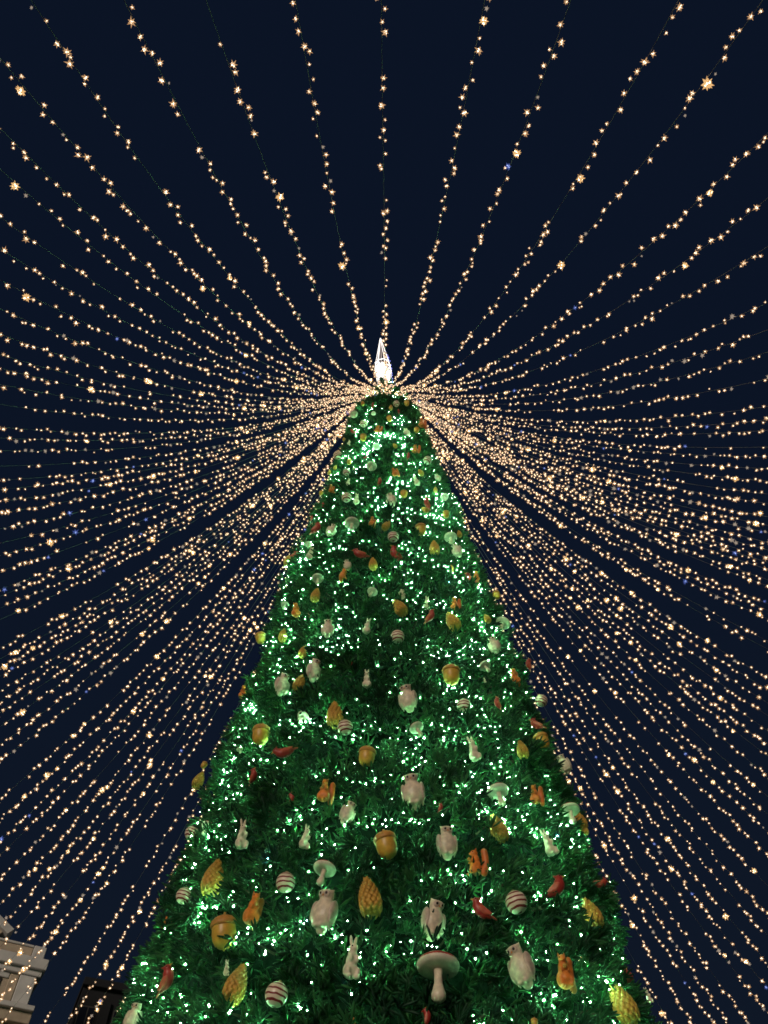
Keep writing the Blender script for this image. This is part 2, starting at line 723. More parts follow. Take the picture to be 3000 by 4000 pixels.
na = ng.nodes.new('GeometryNodeInputNamedAttribute')
na.data_type = 'FLOAT_VECTOR'
na.inputs['Name'].default_value = 'rot'
nb = ng.nodes.new('GeometryNodeInputNamedAttribute')
nb.data_type = 'FLOAT'
nb.inputs['Name'].default_value = 'scl'
ng.links.new(gi.outputs[0], ip.inputs['Points'])
ng.links.new(ci.outputs['Instances'], ip.inputs['Instance'])
ng.links.new(na.outputs['Attribute'], ip.inputs['Rotation'])
ng.links.new(nb.outputs['Attribute'], ip.inputs['Scale'])
ng.links.new(ip.outputs[0], go.inputs[0])
md = fo.modifiers.new('sprays', 'NODES')
md.node_group = ng

# ------------------------------------------------------------------ little lights in the tree
m_led = emat('mint_led', (0.30, 1.0, 0.44), 700, 'FRONT_BACK')
m_ledglow = emat('mint_glow', (0.12, 0.70, 0.26), 0.9)  # bloom round each LED, put into glowing spikes
m_ledglow_blue = emat('blue_glow', (0.10, 0.28, 0.85), 0.6)
m_led_blue = emat('blue_led', (0.15, 0.45, 1.0), 200, 'FRONT_BACK')
octv = np.array([(1, 0, 0), (-1, 0, 0), (0, 1, 0), (0, -1, 0), (0, 0, 1.2), (0, 0, -1.2)], dtype=float)
octf = np.array([(0, 2, 4), (2, 1, 4), (1, 3, 4), (3, 0, 4), (2, 0, 5), (1, 2, 5), (3, 1, 5), (0, 3, 5)])


def led_density(z, a):
    base = (ZA - z) * SL
    v = Vector((math.cos(a) * base * 1.5, math.sin(a) * base * 1.5, z * 1.5 + 31))
    n = noise.noise(v) + 0.7 * noise.noise(v * 2.6)
    return min(1.0, max(0.06, 0.45 + 1.4 * n))


lp = []
while len(lp) < 10500:
    z = ZBOT + 0.1 + (ZTOP - ZBOT - 0.1) * (1 - math.sqrt(1 - random.random() * 0.998)) 
    if random.random() < 0.14:
        z = random.uniform(12, ZTOP)
    a = random.uniform(-math.pi, math.pi)
    if abs(a) > 1.8 and random.random() < 0.6:
        continue
    if random.random() > led_density(z, a):
        continue
    # a short run of bulbs along a wire
    st = random.uniform(-0.6, 0.6)
    dirn = random.choice((-1, 1))
    for k in range(random.randint(1, 5)):
        aa = a - math.pi / 2
        rr = tier_r(z, aa) - (abs(random.gauss(0.0, 0.12)) - 0.04)
        if clear_of_ornaments((rr * math.cos(aa), rr * math.sin(aa), z), 0.45):
            lp.append((rr * math.cos(aa), rr * math.sin(aa), z))
        step = random.uniform(0.07, 0.17)
        a += dirn * step * math.cos(st) / max(0.4, rr)
        z += step * math.sin(st) + random.uniform(-0.03, 0.03)
        if z > ZTOP or z < ZBOT:
            break
lp = np.array(lp)
lp = lp + rng.normal(0, 0.02, lp.shape)
sz = 0.0038 + 0.0056 * rng.random(len(lp)) ** 2.0
# every lamp: a hot core, its mint bloom modelled as emissive spikes round it
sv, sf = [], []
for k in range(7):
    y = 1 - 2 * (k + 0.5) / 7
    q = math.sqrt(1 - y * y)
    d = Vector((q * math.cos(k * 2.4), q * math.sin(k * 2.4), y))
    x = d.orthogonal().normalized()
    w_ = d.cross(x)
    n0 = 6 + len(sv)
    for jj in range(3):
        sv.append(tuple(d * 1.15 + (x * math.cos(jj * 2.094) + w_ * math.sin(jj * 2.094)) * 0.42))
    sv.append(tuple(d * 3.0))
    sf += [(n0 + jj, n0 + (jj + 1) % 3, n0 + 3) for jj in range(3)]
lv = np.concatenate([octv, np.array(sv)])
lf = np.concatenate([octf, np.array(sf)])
nv, nf = len(lv), len(lf)
V = (lv[None] * sz[:, None, None] + lp[:, None, :]).reshape(-1, 3)
F = (lf[None] + (np.arange(len(lp)) * nv)[:, None, None]).reshape(-1, 3)
blue = (rng.random(len(lp)) < 0.007).astype(int)
mi = (np.repeat(blue, nf).reshape(-1, nf) + np.array([0] * 8 + [2] * len(sf))[None]).reshape(-1)
obj('tree_lights', mesh_from('tree_lights', V, F, [m_led, m_led_blue, m_ledglow, m_ledglow_blue], mi), None, kind='stuff',
    label='hundreds of tiny mint green lights wound through the Christmas tree branches', category='tree lights')

# ------------------------------------------------------------------ glowing spire on the tree top
m_sp = emat('spire_white', (1.0, 0.93, 0.86), 2.2, 'NONE')
m_sp2 = emat('spire_panel', (1.0, 0.80, 0.72), 0.5, 'NONE')
m_sp3 = emat('spire_violet', (0.30, 0.32, 1.0), 1.4, 'NONE')
sp = bpy.data.objects.new('tree_topper', None)
COL.objects.link(sp)
sp.location = (-0.03, 0.0, 21.4)
sp.rotation_euler = (0, R(-2.2), R(11))
sp['label'] = 'white glowing pointed spire standing on the very top of the tree'
sp['category'] = 'tree topper'
NR = 8
hz = [(-0.3, 0.15), (0.6, 0.19), (1.75, 0.25), (2.1, 0.225), (4.15, 0.012)]


def ringp(k, r, z):
    a = 2 * math.pi * k / NR
    return Vector((r * math.cos(a), r * math.sin(a), z))


for k in range(NR):
    bm = bmesh.new()
    for (z0, r0), (z1, r1) in zip(hz[:-1], hz[1:]):
        cone(bm, ringp(k, r0, z0), ringp(k, r1, z1), 0.007, 0.007, 6)
    obj('rib', bm_mesh('rib', bm, m_sp, False), sp)
bm = bmesh.new()
lathe(bm, [(0.09, -0.3), (0.13, 0.5), (0.18, 1.2), (0.17, 1.7), (0.10, 2.1), (0.01, 2.35)], 16)
obj('glowing_core', bm_mesh('glowing_core', bm, m_sp), sp)
for (z, r) in hz[1:4]:
    bm = bmesh.new()
    for k in range(NR):
        cone(bm, ringp(k, r, z), ringp(k + 1, r, z), 0.012, 0.012, 5)
    obj('ring', bm_mesh('ring', bm, m_sp, False), sp)
bm = bmesh.new()
for k in range(90):
    z = random.uniform(-0.2, 2.3)
    a = random.random() * 6.28
    r = 0.15 + 0.09 * random.random()
    ell(bm, (r * math.cos(a), r * math.sin(a), z), (0.018, 0.018, 0.03), seg=6)
obj('bulbs', bm_mesh('bulbs', bm, m_sp, False), sp, kind='stuff')
bm = bmesh.new()
for k in range(5):
    a = 0.4 + k * 1.3
    cone(bm, (0.13 * math.cos(a), 0.13 * math.sin(a), 2.1), (0.01 * math.cos(a), 0.01 * math.sin(a), 3.9), 0.014, 0.01, 5)
obj('inner_wires', bm_mesh('inner_wires', bm, m_sp2, False), sp)
bm = bmesh.new()  # added emissive beads for the violet rim glow on one side
for k in range(34):
    z = 0.3 + 2.6 * k / 34
    r = 0.265 if z < 2.0 else max(0.04, 0.27 * (4.15 - z) / 2.1)
    a = R(random.uniform(-60, 20))
    ell(bm, (r * math.cos(a), r * math.sin(a), z), (0.012, 0.012, 0.04), seg=6)
obj('violet_glow', bm_mesh('violet_glow', bm, m_sp3, False), sp, kind='stuff')

# ------------------------------------------------------------------ string lights fanning out from the tree top
def zs(r):
    return -58.3577 + (20.1177 + 58.3577) * math.exp(-0.0485623 * r) + 1.73857 * r + 1.34504 * math.exp(-r / 1.2) + 1.6


m_cable = mat('olive_cable', (0.13, 0.11, 0.105), 0.6, 20, 0.2)
m_core = emat('bulb_core', (1.0, 0.80, 0.58), 5.0)
m_halo = emat('bulb_flare', (1.0, 0.56, 0.26), 0.55)  # amber flare round each bulb, put into glowing spikes
m_corex = emat('bright_bulb_core', (1.0, 0.82, 0.52), 14.0)
m_halox = emat('bright_bulb_flare', (1.0, 0.58, 0.24), 0.85)
m_coreb = emat('blue_bulb_core', (0.40, 0.52, 1.0), 1.6)
m_dim = emat('dim_bulb', (1.0, 0.80, 0.62), 0.35)
m_halob = emat('blue_bulb_flare', (0.13, 0.20, 0.70), 0.45)


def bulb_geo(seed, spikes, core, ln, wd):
    """bright core with emissive spikes all round that shape its lens flare and halo"""
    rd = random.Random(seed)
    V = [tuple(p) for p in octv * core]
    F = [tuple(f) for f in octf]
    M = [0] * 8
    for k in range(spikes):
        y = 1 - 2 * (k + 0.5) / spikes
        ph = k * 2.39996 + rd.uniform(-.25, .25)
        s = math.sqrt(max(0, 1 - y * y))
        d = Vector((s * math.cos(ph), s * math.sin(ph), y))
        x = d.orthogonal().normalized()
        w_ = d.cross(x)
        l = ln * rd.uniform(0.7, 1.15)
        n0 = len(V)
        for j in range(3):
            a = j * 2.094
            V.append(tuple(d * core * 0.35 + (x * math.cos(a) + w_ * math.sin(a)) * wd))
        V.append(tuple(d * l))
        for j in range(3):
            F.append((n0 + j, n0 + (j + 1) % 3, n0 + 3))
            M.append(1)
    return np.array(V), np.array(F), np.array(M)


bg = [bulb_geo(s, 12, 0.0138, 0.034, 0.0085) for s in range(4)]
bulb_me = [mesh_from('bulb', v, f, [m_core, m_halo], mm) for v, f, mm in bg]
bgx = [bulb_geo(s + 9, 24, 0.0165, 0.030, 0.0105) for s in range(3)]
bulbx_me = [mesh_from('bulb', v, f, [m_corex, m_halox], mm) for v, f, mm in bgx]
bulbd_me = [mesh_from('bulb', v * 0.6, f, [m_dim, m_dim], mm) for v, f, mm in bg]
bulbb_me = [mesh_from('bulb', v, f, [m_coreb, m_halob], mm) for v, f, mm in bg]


def ordinal(n):
    a = ['first', 'second', 'third', 'fourth', 'fifth', 'sixth', 'seventh', 'eighth', 'ninth', 'tenth', 'eleventh',
         'twelfth', 'thirteenth', 'fourteenth', 'fifteenth', 'sixteenth']
    return a[n - 1]


BUN = []   # (azimuths, label maker)
BUN.append(([-5.2, -9.2, -13.0, -16.7], lambda i, n: 'string light crossing the top edge, %s left of the one above the spire' % ordinal(i + 1)))
BUN.append(([-1.2], lambda i, n: 'warm string light running straight up from the point of the white spire'))
BUN.append(([3.9, 8.1, 12.5, 16.4], lambda i, n: 'string light crossing the top edge, %s right of the one above the spire' % ordinal(i + 1)))
BUN.append(([21.2, 24.7, 28.0], lambda i, n: 'string light in the open fan at the upper right edge, %s from top' % ordinal(i + 1)))
BUN.append(([33.0, 36.0, 38.2, 41.9], lambda i, n: 'string light of the four above the wide dark gap on the right, %s from top' % ordinal(i + 1)))
lu = [-19.8, -22.5, -24.5, -27.2, -29.5, -31.9, -34.5, -37.3, -39.9, -41.7, -44.0, -46.8, -49.2, -51.4, -53.5, -56.0, -58.4, -60.7, -62.7, -64.9, -66.8]
BUN.append((lu, lambda i, n: ('string light reaching the left edge, %s down from the upper left corner' % ordinal(i + 1)) if i < 11 else
            ('string light at the middle left edge, %s above the narrow dark gap' % ordinal(n - i))))
BUN.append(([-70.3, -72.6, -75.4, -78.5, -80.6, -82.8, -84.8], lambda i, n: 'string light between the two upper dark gaps on the left, %s from top' % ordinal(i + 1)))
BUN.append(([-89.6, -90.9, -93.1, -94.7, -96.4, -98.5, -100.3, -102.2, -104.9, -107.4], lambda i, n: 'string light in the dense left fan below the widest gap, %s from top' % ordinal(i + 1)))
BUN.append(([-112.3, -114.5, -117.0, -118.9, -121.3, -123.6, -125.8, -127.9, -130.0, -132.0, -134.0], lambda i, n: 'string light in the steep fan at the lower left, %s from its upper side' % ordinal(i + 1)))
BUN.append(([-138.0, -140.2, -142.6, -145.0, -147.3, -149.6, -152.0, -154.3], lambda i, n: 'string light close behind the left side of the tree, %s from the dark gap' % ordinal(i + 1)))
BUN.append(([46.4, 48.4, 50.3, 52.5, 54.5, 56.5, 59.2, 60.8, 63.0, 65.3, 67.0, 68.6], lambda i, n: 'string light in the right fan below the wide dark gap, %s from top' % ordinal(i + 1)))
BUN.append(([70.6, 71.8, 73.1, 74.5, 76.0, 77.8, 79.3], lambda i, n: 'string light in the crowded bunch at the middle right edge, %s from top' % ordinal(i + 1)))
BUN.append(([81.7, 82.9, 85.1], lambda i, n: 'string light of the three under the crowded bunch on the right, %s from top' % ordinal(i + 1)))
BUN.append(([89.1, 90.6], lambda i, n: 'string light of the lone pair crossing the dark area on the right, %s one' % ('upper', 'lower')[i]))
BUN.append(([95.0, 97.2, 99.0, 101.1, 103.2, 105.5, 107.5, 110.1, 112.6, 114.8], lambda i, n: 'string light in the lower right fan beneath the lone pair, %s from top' % ordinal(i + 1)))
BUN.append(([117.4, 119.5, 123.0, 125.4, 127.6, 129.9, 132.1, 134.3, 136.6, 138.6, 140.4, 142.5], lambda i, n: 'string light sweeping to the bottom right corner, %s out from the tree' % ordinal(n - i)))
BUN.append(([144.8, 147.2, 149.6, 152.0, 154.3], lambda i, n: 'string light skimming the right side of the tree, %s behind its edge' % ordinal(i + 1)))

CAMN = np.array(CAM)


def garland(azd, label, group, single, mid):
    azd += float(np.interp(azd, [-140, -110, -86, -55, -44, -16, 0, 4, 16, 25, 42, 47, 57, 90, 140],
                           [-.2, .25, .35, .67, .84, .74, .5, .4, .05, -.1, -.22, -.73, -.83, -.8, -.7]))
    az = R(azd) + random.gauss(0, 0.0015)
    hx, hy = math.sin(az), -math.cos(az)
    sx, sy = -hy, hx
    squeeze = R(mid - azd) * 0.42
    drop = 0.85 * max(0.0, math.cos(az)) ** 0.7
    dz = random.gauss(0, 0.05)
    kink = [(random.uniform(0, 6.28), random.uniform(0.7, 2.0), random.uniform(0.001, 0.0035)) for _ in range(3)]

    def pt(r):
        s = sum(A * math.sin(w_ * r + p_) for p_, w_, A in kink) * min(1, r / 4)
        s += squeeze * r * math.exp(-r / 1.9)       # strings of one bunch are tied close together at the tree
        return Vector((hx * r + sx * s, hy * r + sy * s, zs(r) - drop * math.exp(-(r - 0.85) / 0.4) + dz * math.sin(math.pi * min(r, 13) / 13)))

    root = bpy.data.objects.new('string_light', None)
    COL.objects.link(root)
    root.location = pt(0.85)
    root['label'] = label
    root['category'] = 'string light'
    root['group'] = group
    O = root.location.copy()
    # cable with short leads to each bulb
    V, F = [], []
    rs = np.concatenate([np.linspace(0.85, 3, 16), np.linspace(3.2, 14, 46)])
    for k, r in enumerate(rs):
        p = pt(r) - O
        cr_ = 0.0029 + 0.0005 * math.sin(r * 9)
        for (a, b_) in ((1, 0), (-0.5, 0.87), (-0.5, -0.87)):
            V.append(p + Vector((sx * a, sy * a, b_)) * cr_)
        if k:
            n1 = 3 * k
            for i in range(3):
                j = (i + 1) % 3
                F.append((n1 - 3 + i, n1 - 3 + j, n1 + j, n1 + i))
    # bulbs: loosely clustered along the cable, hanging to either side
    r = 0.86
    B = []
    gap = 0
    while r < 13.9:
        r += random.choice((0.055, 0.065, 0.08, 0.095, 0.11, 0.14)) * random.uniform(0.8, 1.15) * (0.72 if r < 3.5 else 1.0 if abs(azd) < 50 else 0.88)
        if random.random() < 0.03:
            r += random.uniform(0.15, 0.4)
        side = random.choice((-1, 1)) * random.uniform(0.006, 0.014 + (0.030 if abs(azd) < 50 else 0.022) * min(1, r / 8))
        dn = random.uniform(-0.045, 0.012)
        p = pt(r)
        q = p + Vector((sx * side, sy * side, dn)) + Vector((hx, hy, 0)) * random.uniform(-0.02, 0.02)
        k = random.random()
        s = random.choice((0.62, 0.75, 0.9, 1.0, 1.0, 1.15, 1.3))
        kind = 0
        if k < 0.010:
            kind, s = 2, s * 1.15
        elif k < (0.052 if abs(azd) > 88 else 0.034):
            kind, s = 1, random.uniform(1.3, 2.0)
        elif k < 0.10:
            kind = 3
        if abs(azd) > 60:
            s *= 1.3
        B.append((q - O, s, kind))
        n0 = len(V)
        a, b_ = p - O, q - O
        wv = Vector((0, 0, 0.0022))
        V += [a + wv, a - wv, b_ - wv, b_ + wv]
        F.append((n0, n0 + 1, n0 + 2, n0 + 3))
    obj('cable', mesh_from('cable', [tuple(v) for v in V], F, [m_cable]), root)
    if single:
        for q, s, kind in B:
            rr = math.hypot(*(q + O).xy)
            if rr > 11.2:
                continue
            o = bpy.data.objects.new('bulb', random.choice((bulb_me, bulbx_me, bulbb_me, bulbd_me)[kind]))
            o.location = q
            o.rotation_euler = (random.uniform(0, 6), random.uniform(0, 6), random.uniform(0, 6))
            o.scale = (s, s, s)
            o.parent = root
            COL.objects.link(o)
    else:
        Vs, Fs, Ms = [], [], []
        n0 = 0
        for q, s, kind in B:
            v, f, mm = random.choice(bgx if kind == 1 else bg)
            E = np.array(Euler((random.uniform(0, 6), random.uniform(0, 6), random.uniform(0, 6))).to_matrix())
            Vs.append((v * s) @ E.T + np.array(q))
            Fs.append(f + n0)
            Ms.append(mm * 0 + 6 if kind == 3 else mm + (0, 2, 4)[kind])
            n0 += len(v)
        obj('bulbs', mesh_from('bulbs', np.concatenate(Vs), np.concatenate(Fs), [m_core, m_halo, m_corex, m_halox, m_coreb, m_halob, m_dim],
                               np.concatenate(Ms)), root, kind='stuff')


BUNCH = [(-156, -137), (-136, -111), (-110, -88), (-87, -54.5), (-54.4, -33), (-32.9, -12), (-11.9, 11), (11.1, 30), (31, 44), (45, 67.5), (67.6, 92), (93, 121), (122, 143), (143.1, 156)]
for azs, lab in BUN:
    for i, a in enumerate(azs):
        mid = next((lo + hi) / 2 for lo, hi in BUNCH if lo <= a <= hi)
        garland(a, lab(i, len(azs)), 'string lights fanning out from the tree top', abs(a) < 30, mid)

# ------------------------------------------------------------------ ornaments
c_gold = mat('ochre_shell', (0.62, 0.36, 0.055), 0.38, 5, 0.18, 0.08)
c_gold2 = mat('acorn_cap_brown', (0.50, 0.235, 0.05), 0.5, 9, 0.22, 0.35)
c_cone = mat('cone_ochre', (0.60, 0.33, 0.055), 0.5, 6, 0.25, 0.15)
c_cream = mat('cream_resin', (0.72, 0.62, 0.46), 0.38, 7, 0.22, 0.35)
c_cream2 = mat('cream_gills', (0.66, 0.58, 0.46), 0.6, 7, 0.16, 0.15)
c_pink = mat('pinkish_wing', (0.54, 0.43, 0.34), 0.45, 9, 0.25, 0.5)
c_orange = mat('orange_resin', (0.72, 0.22, 0.035), 0.38, 7, 0.28, 0.35)
c_orange2 = mat('deep_orange', (0.66, 0.17, 0.03), 0.45, 4, 0.2, 0.1)
c_red = mat('dark_red_resin', (0.33, 0.028, 0.022), 0.38, 5, 0.25, 0.1)
c_red2 = mat('brick_red_wing', (0.44, 0.085, 0.045), 0.42, 5, 0.25, 0.1)
c_beak = mat('amber_beak', (0.55, 0.22, 0.04), 0.4)
c_eye = mat('dark_eye', (0.02, 0.015, 0.015), 0.2)
c_metal = mat('brass_hanger', (0.35, 0.27, 0.12), 0.35)
c_metal.node_tree.nodes['Principled BSDF'].inputs['Metallic'].default_value = 0.8
# striped glass: cream with tilted maroon bands
c_stripe = bpy.data.materials.new('cream_maroon_stripes')
c_stripe.use_nodes = True
nt = c_stripe.node_tree
b = nt.nodes['Principled BSDF']
b.inputs['Roughness'].default_value = 0.3
tc = nt.nodes.new('ShaderNodeTexCoord')
sep = nt.nodes.new('ShaderNodeSeparateXYZ')
nt.links.new(tc.outputs['Object'], sep.inputs[0])
ns = nt.nodes.new('ShaderNodeTexNoise')
ns.inputs['Scale'].default_value = 2.2
nt.links.new(tc.outputs['Object'], ns.inputs['Vector'])
ma = nt.nodes.new('ShaderNodeMath')
ma.operation = 'MULTIPLY_ADD'
ma.inputs[1].default_value = 0.12
nt.links.new(ns.outputs['Fac'], ma.inputs[0])
nt.links.new(sep.outputs['Z'], ma.inputs[2])
mu = nt.nodes.new('ShaderNodeMath')
mu.operation = 'MULTIPLY'
mu.inputs[1].default_value = 4.6
nt.links.new(ma.outputs[0], mu.inputs[0])
fr = nt.nodes.new('ShaderNodeMath')
fr.operation = 'FRACT'
nt.links.new(mu.outputs[0], fr.inputs[0])
gt = nt.nodes.new('ShaderNodeMath')
gt.operation = 'GREATER_THAN'
gt.inputs[1].default_value = 0.62
nt.links.new(fr.outputs[0], gt.inputs[0])
mx = nt.nodes.new('ShaderNodeMix')
mx.data_type = 'RGBA'
mx.inputs['A'].default_value = (0.74, 0.62, 0.48, 1)
mx.inputs['B'].default_value = (0.20, 0.018, 0.02, 1)
nt.links.new(gt.outputs[0], mx.inputs['Factor'])
nt.links.new(mx.outputs['Result'], b.inputs['Base Color'])

PROTO = {}


def proto(kind, parts):
    """parts: list of (name, mesh, [(subname, submesh)...])"""
    PROTO[kind] = parts


# acorn: fat nut under a rimmed cap
bm = bmesh.new()
lathe(bm, [(0.012, -0.52), (0.05, -0.47), (0.16, -0.44), (0.27, -0.36), (0.335, -0.22), (0.36, -0.05), (0.355, 0.12), (0.34, 0.2), (0.2, 0.24)], 28)
nut = bm_mesh('nut', bm, c_gold)
bm = bmesh.new()
lathe(bm, [(0.33, 0.125), (0.392, 0.14), (0.405, 0.2), (0.375, 0.3), (0.28, 0.39), (0.15, 0.44), (0.03, 0.455)], 36,
      fn=lambda p, a: Vector((p.x, p.y, p.z)) * (1 + 0.012 * math.sin(a * 12 + p.z * 40)))
cap = bm_mesh('cap', bm, c_gold2)
bm = bmesh.new()
cone(bm, (0, 0, 0.43), (0.03, 0, 0.55), 0.045, 0.035, 8)
proto('A', [('nut', nut, []), ('cap', cap, []), ('stem', bm_mesh('stem', bm, c_gold2), [])])


# pine cone: a core with overlapping scales
def cone_r(t):   # t 0 bottom tip .. 1 top
    return 0.30 * math.sin(math.pi * min(1, (t * 0.93 + 0.04)) ** 0.62) ** 0.8 + 0.02


bm = bmesh.new()
lathe(bm, [(max(0.004, cone_r(t) * 0.82), -0.48 + 0.96 * t) for t in [i / 16 for i in range(17)]], 20)
core = bm_mesh('core', bm, c_cone)
bm = bmesh.new()
q = [(-0.5, -0.05, 0.02), (-0.42, 0.0, -0.45), (0, 0.12, -0.75), (0.42, 0.0, -0.45), (0.5, -0.05, 0.02), (0, 0.20, -0.1), (0, -0.1, 0.45)]
vs = [bm.verts.new((x, -y, z)) for x, y, z in q]
for t in ((0, 1, 5), (1, 2, 5), (2, 3, 5), (3, 4, 5), (4, 6, 5), (6, 0, 5), (0, 6, 4), (1, 0, 4), (1, 4, 3), (1, 3, 2)):
    bm.faces.new([vs[i] for i in t])
bmesh.ops.recalc_face_normals(bm, faces=bm.faces)
scale_me = bm_mesh('scale', bm, c_cone, True)
SCALES = []
rows = 12
for k in range(rows):
    t = 0.06 + 0.9 * k / (rows - 1)
    rr = cone_r(t)
    n = max(4, int(round(2 * math.pi * rr / 0.19)))
    for i in range(n):
        a = 2 * math.pi * (i + 0.5 * (k % 2)) / n
        s = 0.13 * (0.75 + 0.5 * rr / 0.3)
        Mx = Matrix.Rotation(a + math.pi / 2, 4, 'Z') @ Matrix.Translation((0, -rr * 0.93, -0.48 + 0.96 * t)) @ \
            Matrix.Rotation(R(14), 4, 'X') @ Matrix.Diagonal((s * 1.15, s * 1.0, s * 1.2, 1))
        SCALES.append((Mx, a))
bm = bmesh.new()
for Mx, a in SCALES:
    tmp = bmesh.new()
    tmp.from_mesh(scale_me)
    tmp.transform(Mx)
    tm = bpy.data.meshes.new('t')
    tmp.to_mesh(tm)
    tmp.free()
    bm.from_mesh(tm)
    bpy.data.meshes.remove(tm)
scales_joined = bm_mesh('scales', bm, c_cone)
proto('P', [('core', core, [])])

# striped ball
bm = bmesh.new()
ell(bm, (0, 0, 0), (0.5, 0.5, 0.5), seg=36)
ball = bm_mesh('ball', bm, c_stripe)
bm = bmesh.new()
lathe(bm, [(0.075, 0.47), (0.085, 0.48), (0.085, 0.55), (0.07, 0.56), (0.02, 0.565)], 12)
proto('S', [('ball', ball, []), ('hanger_cap', bm_mesh('hanger_cap', bm, c_metal), [])])

# owl: pear body, tufted head, folded wings, face discs
bm = bmesh.new()
ell(bm, (0, 0, -0.08), (0.31, 0.25, 0.36))
ell(bm, (0, 0, 0.06), (0.26, 0.21, 0.25))
ell(bm, (0, -0.02, 0.33), (0.19, 0.17, 0.15))
ell(bm, (0, -0.05, 0.42), (0.21, 0.15, 0.055))
cone(bm, (-0.13, -0.05, 0.42), (-0.235, -0.07, 0.475), 0.05, 0.012)
cone(bm, (0.13, -0.05, 0.42), (0.235, -0.07, 0.475), 0.05, 0.012)
ell(bm, (0, 0.06, -0.40), (0.15, 0.10, 0.13))
ell(bm, (-0.09, -0.14, -0.38), (0.06, 0.09, 0.05))
ell(bm, (0.09, -0.14, -0.38), (0.06, 0.09, 0.05))
owl_body = fuse('body', bm, c_cream)
wings = []
for s in (-1, 1):
    bm = bmesh.new()
    ell(bm, (s * 0.25, 0.02, -0.04), (0.085, 0.18, 0.29), (0, s * 3, 0))
    for k in range(4):
        ell(bm, (s * (0.285 - 0.02 * k), -0.08 + 0.045 * k, -0.12 - 0.05 * k), (0.03, 0.05, 0.17), (0, s * 2, 0), 10)
    wings.append(('wing', fuse('wing', bm, c_pink, 0.02, 2), []))
face = []
for s in (-1, 1):
    bm = bmesh.new()
    ell(bm, (s * 0.085, -0.165, 0.35), (0.085, 0.035, 0.085), (10, 0, s * 18), 16)
    disc = bm_mesh('face_disc', bm, c_pink)
    bm = bmesh.new()
    ell(bm, (s * 0.085, -0.198, 0.355), (0.035, 0.02, 0.035), (0, 0, s * 18), 10)
    face.append(('face_disc', disc, [('eye', bm_mesh('eye', bm, c_eye))]))
bm = bmesh.new()
cone(bm, (0, -0.16, 0.33), (0, -0.235, 0.27), 0.035, 0.004, 8)
proto('O', [('body', owl_body, [])] + wings + face + [('beak', bm_mesh('beak', bm, c_beak), [])])

# squirrel sitting up, tail curled behind
bm = bmesh.new()
ell(bm, (0, 0, -0.22), (0.24, 0.22, 0.25))
ell(bm, (0, -0.03, 0.02), (0.155, 0.15, 0.22))
ell(bm, (0, -0.08, 0.27), (0.115, 0.14, 0.115))
ell(bm, (0, -0.2, 0.235), (0.06, 0.07, 0.05))
for s in (-1, 1):
    ell(bm, (s * 0.15, -0.06, -0.28), (0.095, 0.16, 0.15))
    ell(bm, (s * 0.12, -0.19, -0.42), (0.06, 0.13, 0.045))
    ell(bm, (s * 0.10, -0.16, 0.0), (0.045, 0.12, 0.05), (35, 0, 0))
sq_body = fuse('body', bm, c_orange)
ears = []
for s in (-1, 1):
    bm = bmesh.new()
    cone(bm, (s * 0.07, -0.05, 0.34), (s * 0.09, -0.04, 0.44), 0.042, 0.006, 10)
    ears.append(('ear', bm_mesh('ear', bm, c_orange2), []))
bm = bmesh.new()
for k in range(9):
    t = k / 8
    a = R(-70 + 200 * t)
    ell(bm, (0.24 - 0.04 * math.sin(t * 3.1), 0.20 + 0.07 * math.sin(t * 3.1), -0.40 + 0.68 * t), (0.10 + 0.05 * math.sin(t * 3.1), 0.12, 0.13))
ell(bm, (0.27, 0.22, 0.27), (0.09, 0.08, 0.07))
tail = fuse('tail', bm, c_orange2)
eyes = []
for s in (-1, 1):
    bm = bmesh.new()
    ell(bm, (s * 0.09, -0.16, 0.29), (0.02, 0.02, 0.022), seg=8)
    eyes.append(('eye', bm_mesh('eye', bm, c_eye), []))
bm = bmesh.new()
lathe(bm, [(0.01, -0.02), (0.05, 0.0), (0.06, 0.05), (0.065, 0.06), (0.03, 0.1), (0.008, 0.12)], 10, Matrix.Translation((0, -0.26, 0.0)))
proto('Q', [('body', sq_body, []), ('tail', tail, [])] + ears + eyes + [('nut', bm_mesh('nut', bm, c_gold2), [])])

# rabbit standing up with long ears
bm = bmesh.new()
ell(bm, (0, 0.02, -0.27), (0.19, 0.17, 0.19))
ell(bm, (0, 0, -0.08), (0.145, 0.13, 0.19))
ell(bm, (0, -0.01, 0.07), (0.12, 0.11, 0.12))
ell(bm, (0, -0.05, 0.21), (0.105, 0.12, 0.10))
ell(bm, (0, -0.14, 0.185), (0.06, 0.06, 0.05))
for s in (-1, 1):
    ell(bm, (s * 0.13, -0.06, -0.31), (0.08, 0.13, 0.12))
    ell(bm, (s * 0.10, -0.15, -0.43), (0.055, 0.12, 0.05))
    ell(bm, (s * 0.09, -0.12, -0.03), (0.04, 0.07, 0.09), (30, 0, 0))
ell(bm, (0, 0.19, -0.33), (0.07, 0.06, 0.07))
rb_body = fuse('body', bm, c_cream)
ears = []
for s in (-1, 1):
    bm = bmesh.new()
    ell(bm, (s * 0.055, 0.02, 0.37), (0.04, 0.028, 0.13), (0, s * 12, 0), 14)
    ears.append(('ear', bm_mesh('ear', bm, c_cream), []))
eyes = []
for s in (-1, 1):
    bm = bmesh.new()
    ell(bm, (s * 0.075, -0.125, 0.225), (0.018, 0.018, 0.02), seg=8)
    eyes.append(('eye', bm_mesh('eye', bm, c_eye), []))
proto('R', [('body', rb_body, [])] + ears + eyes)

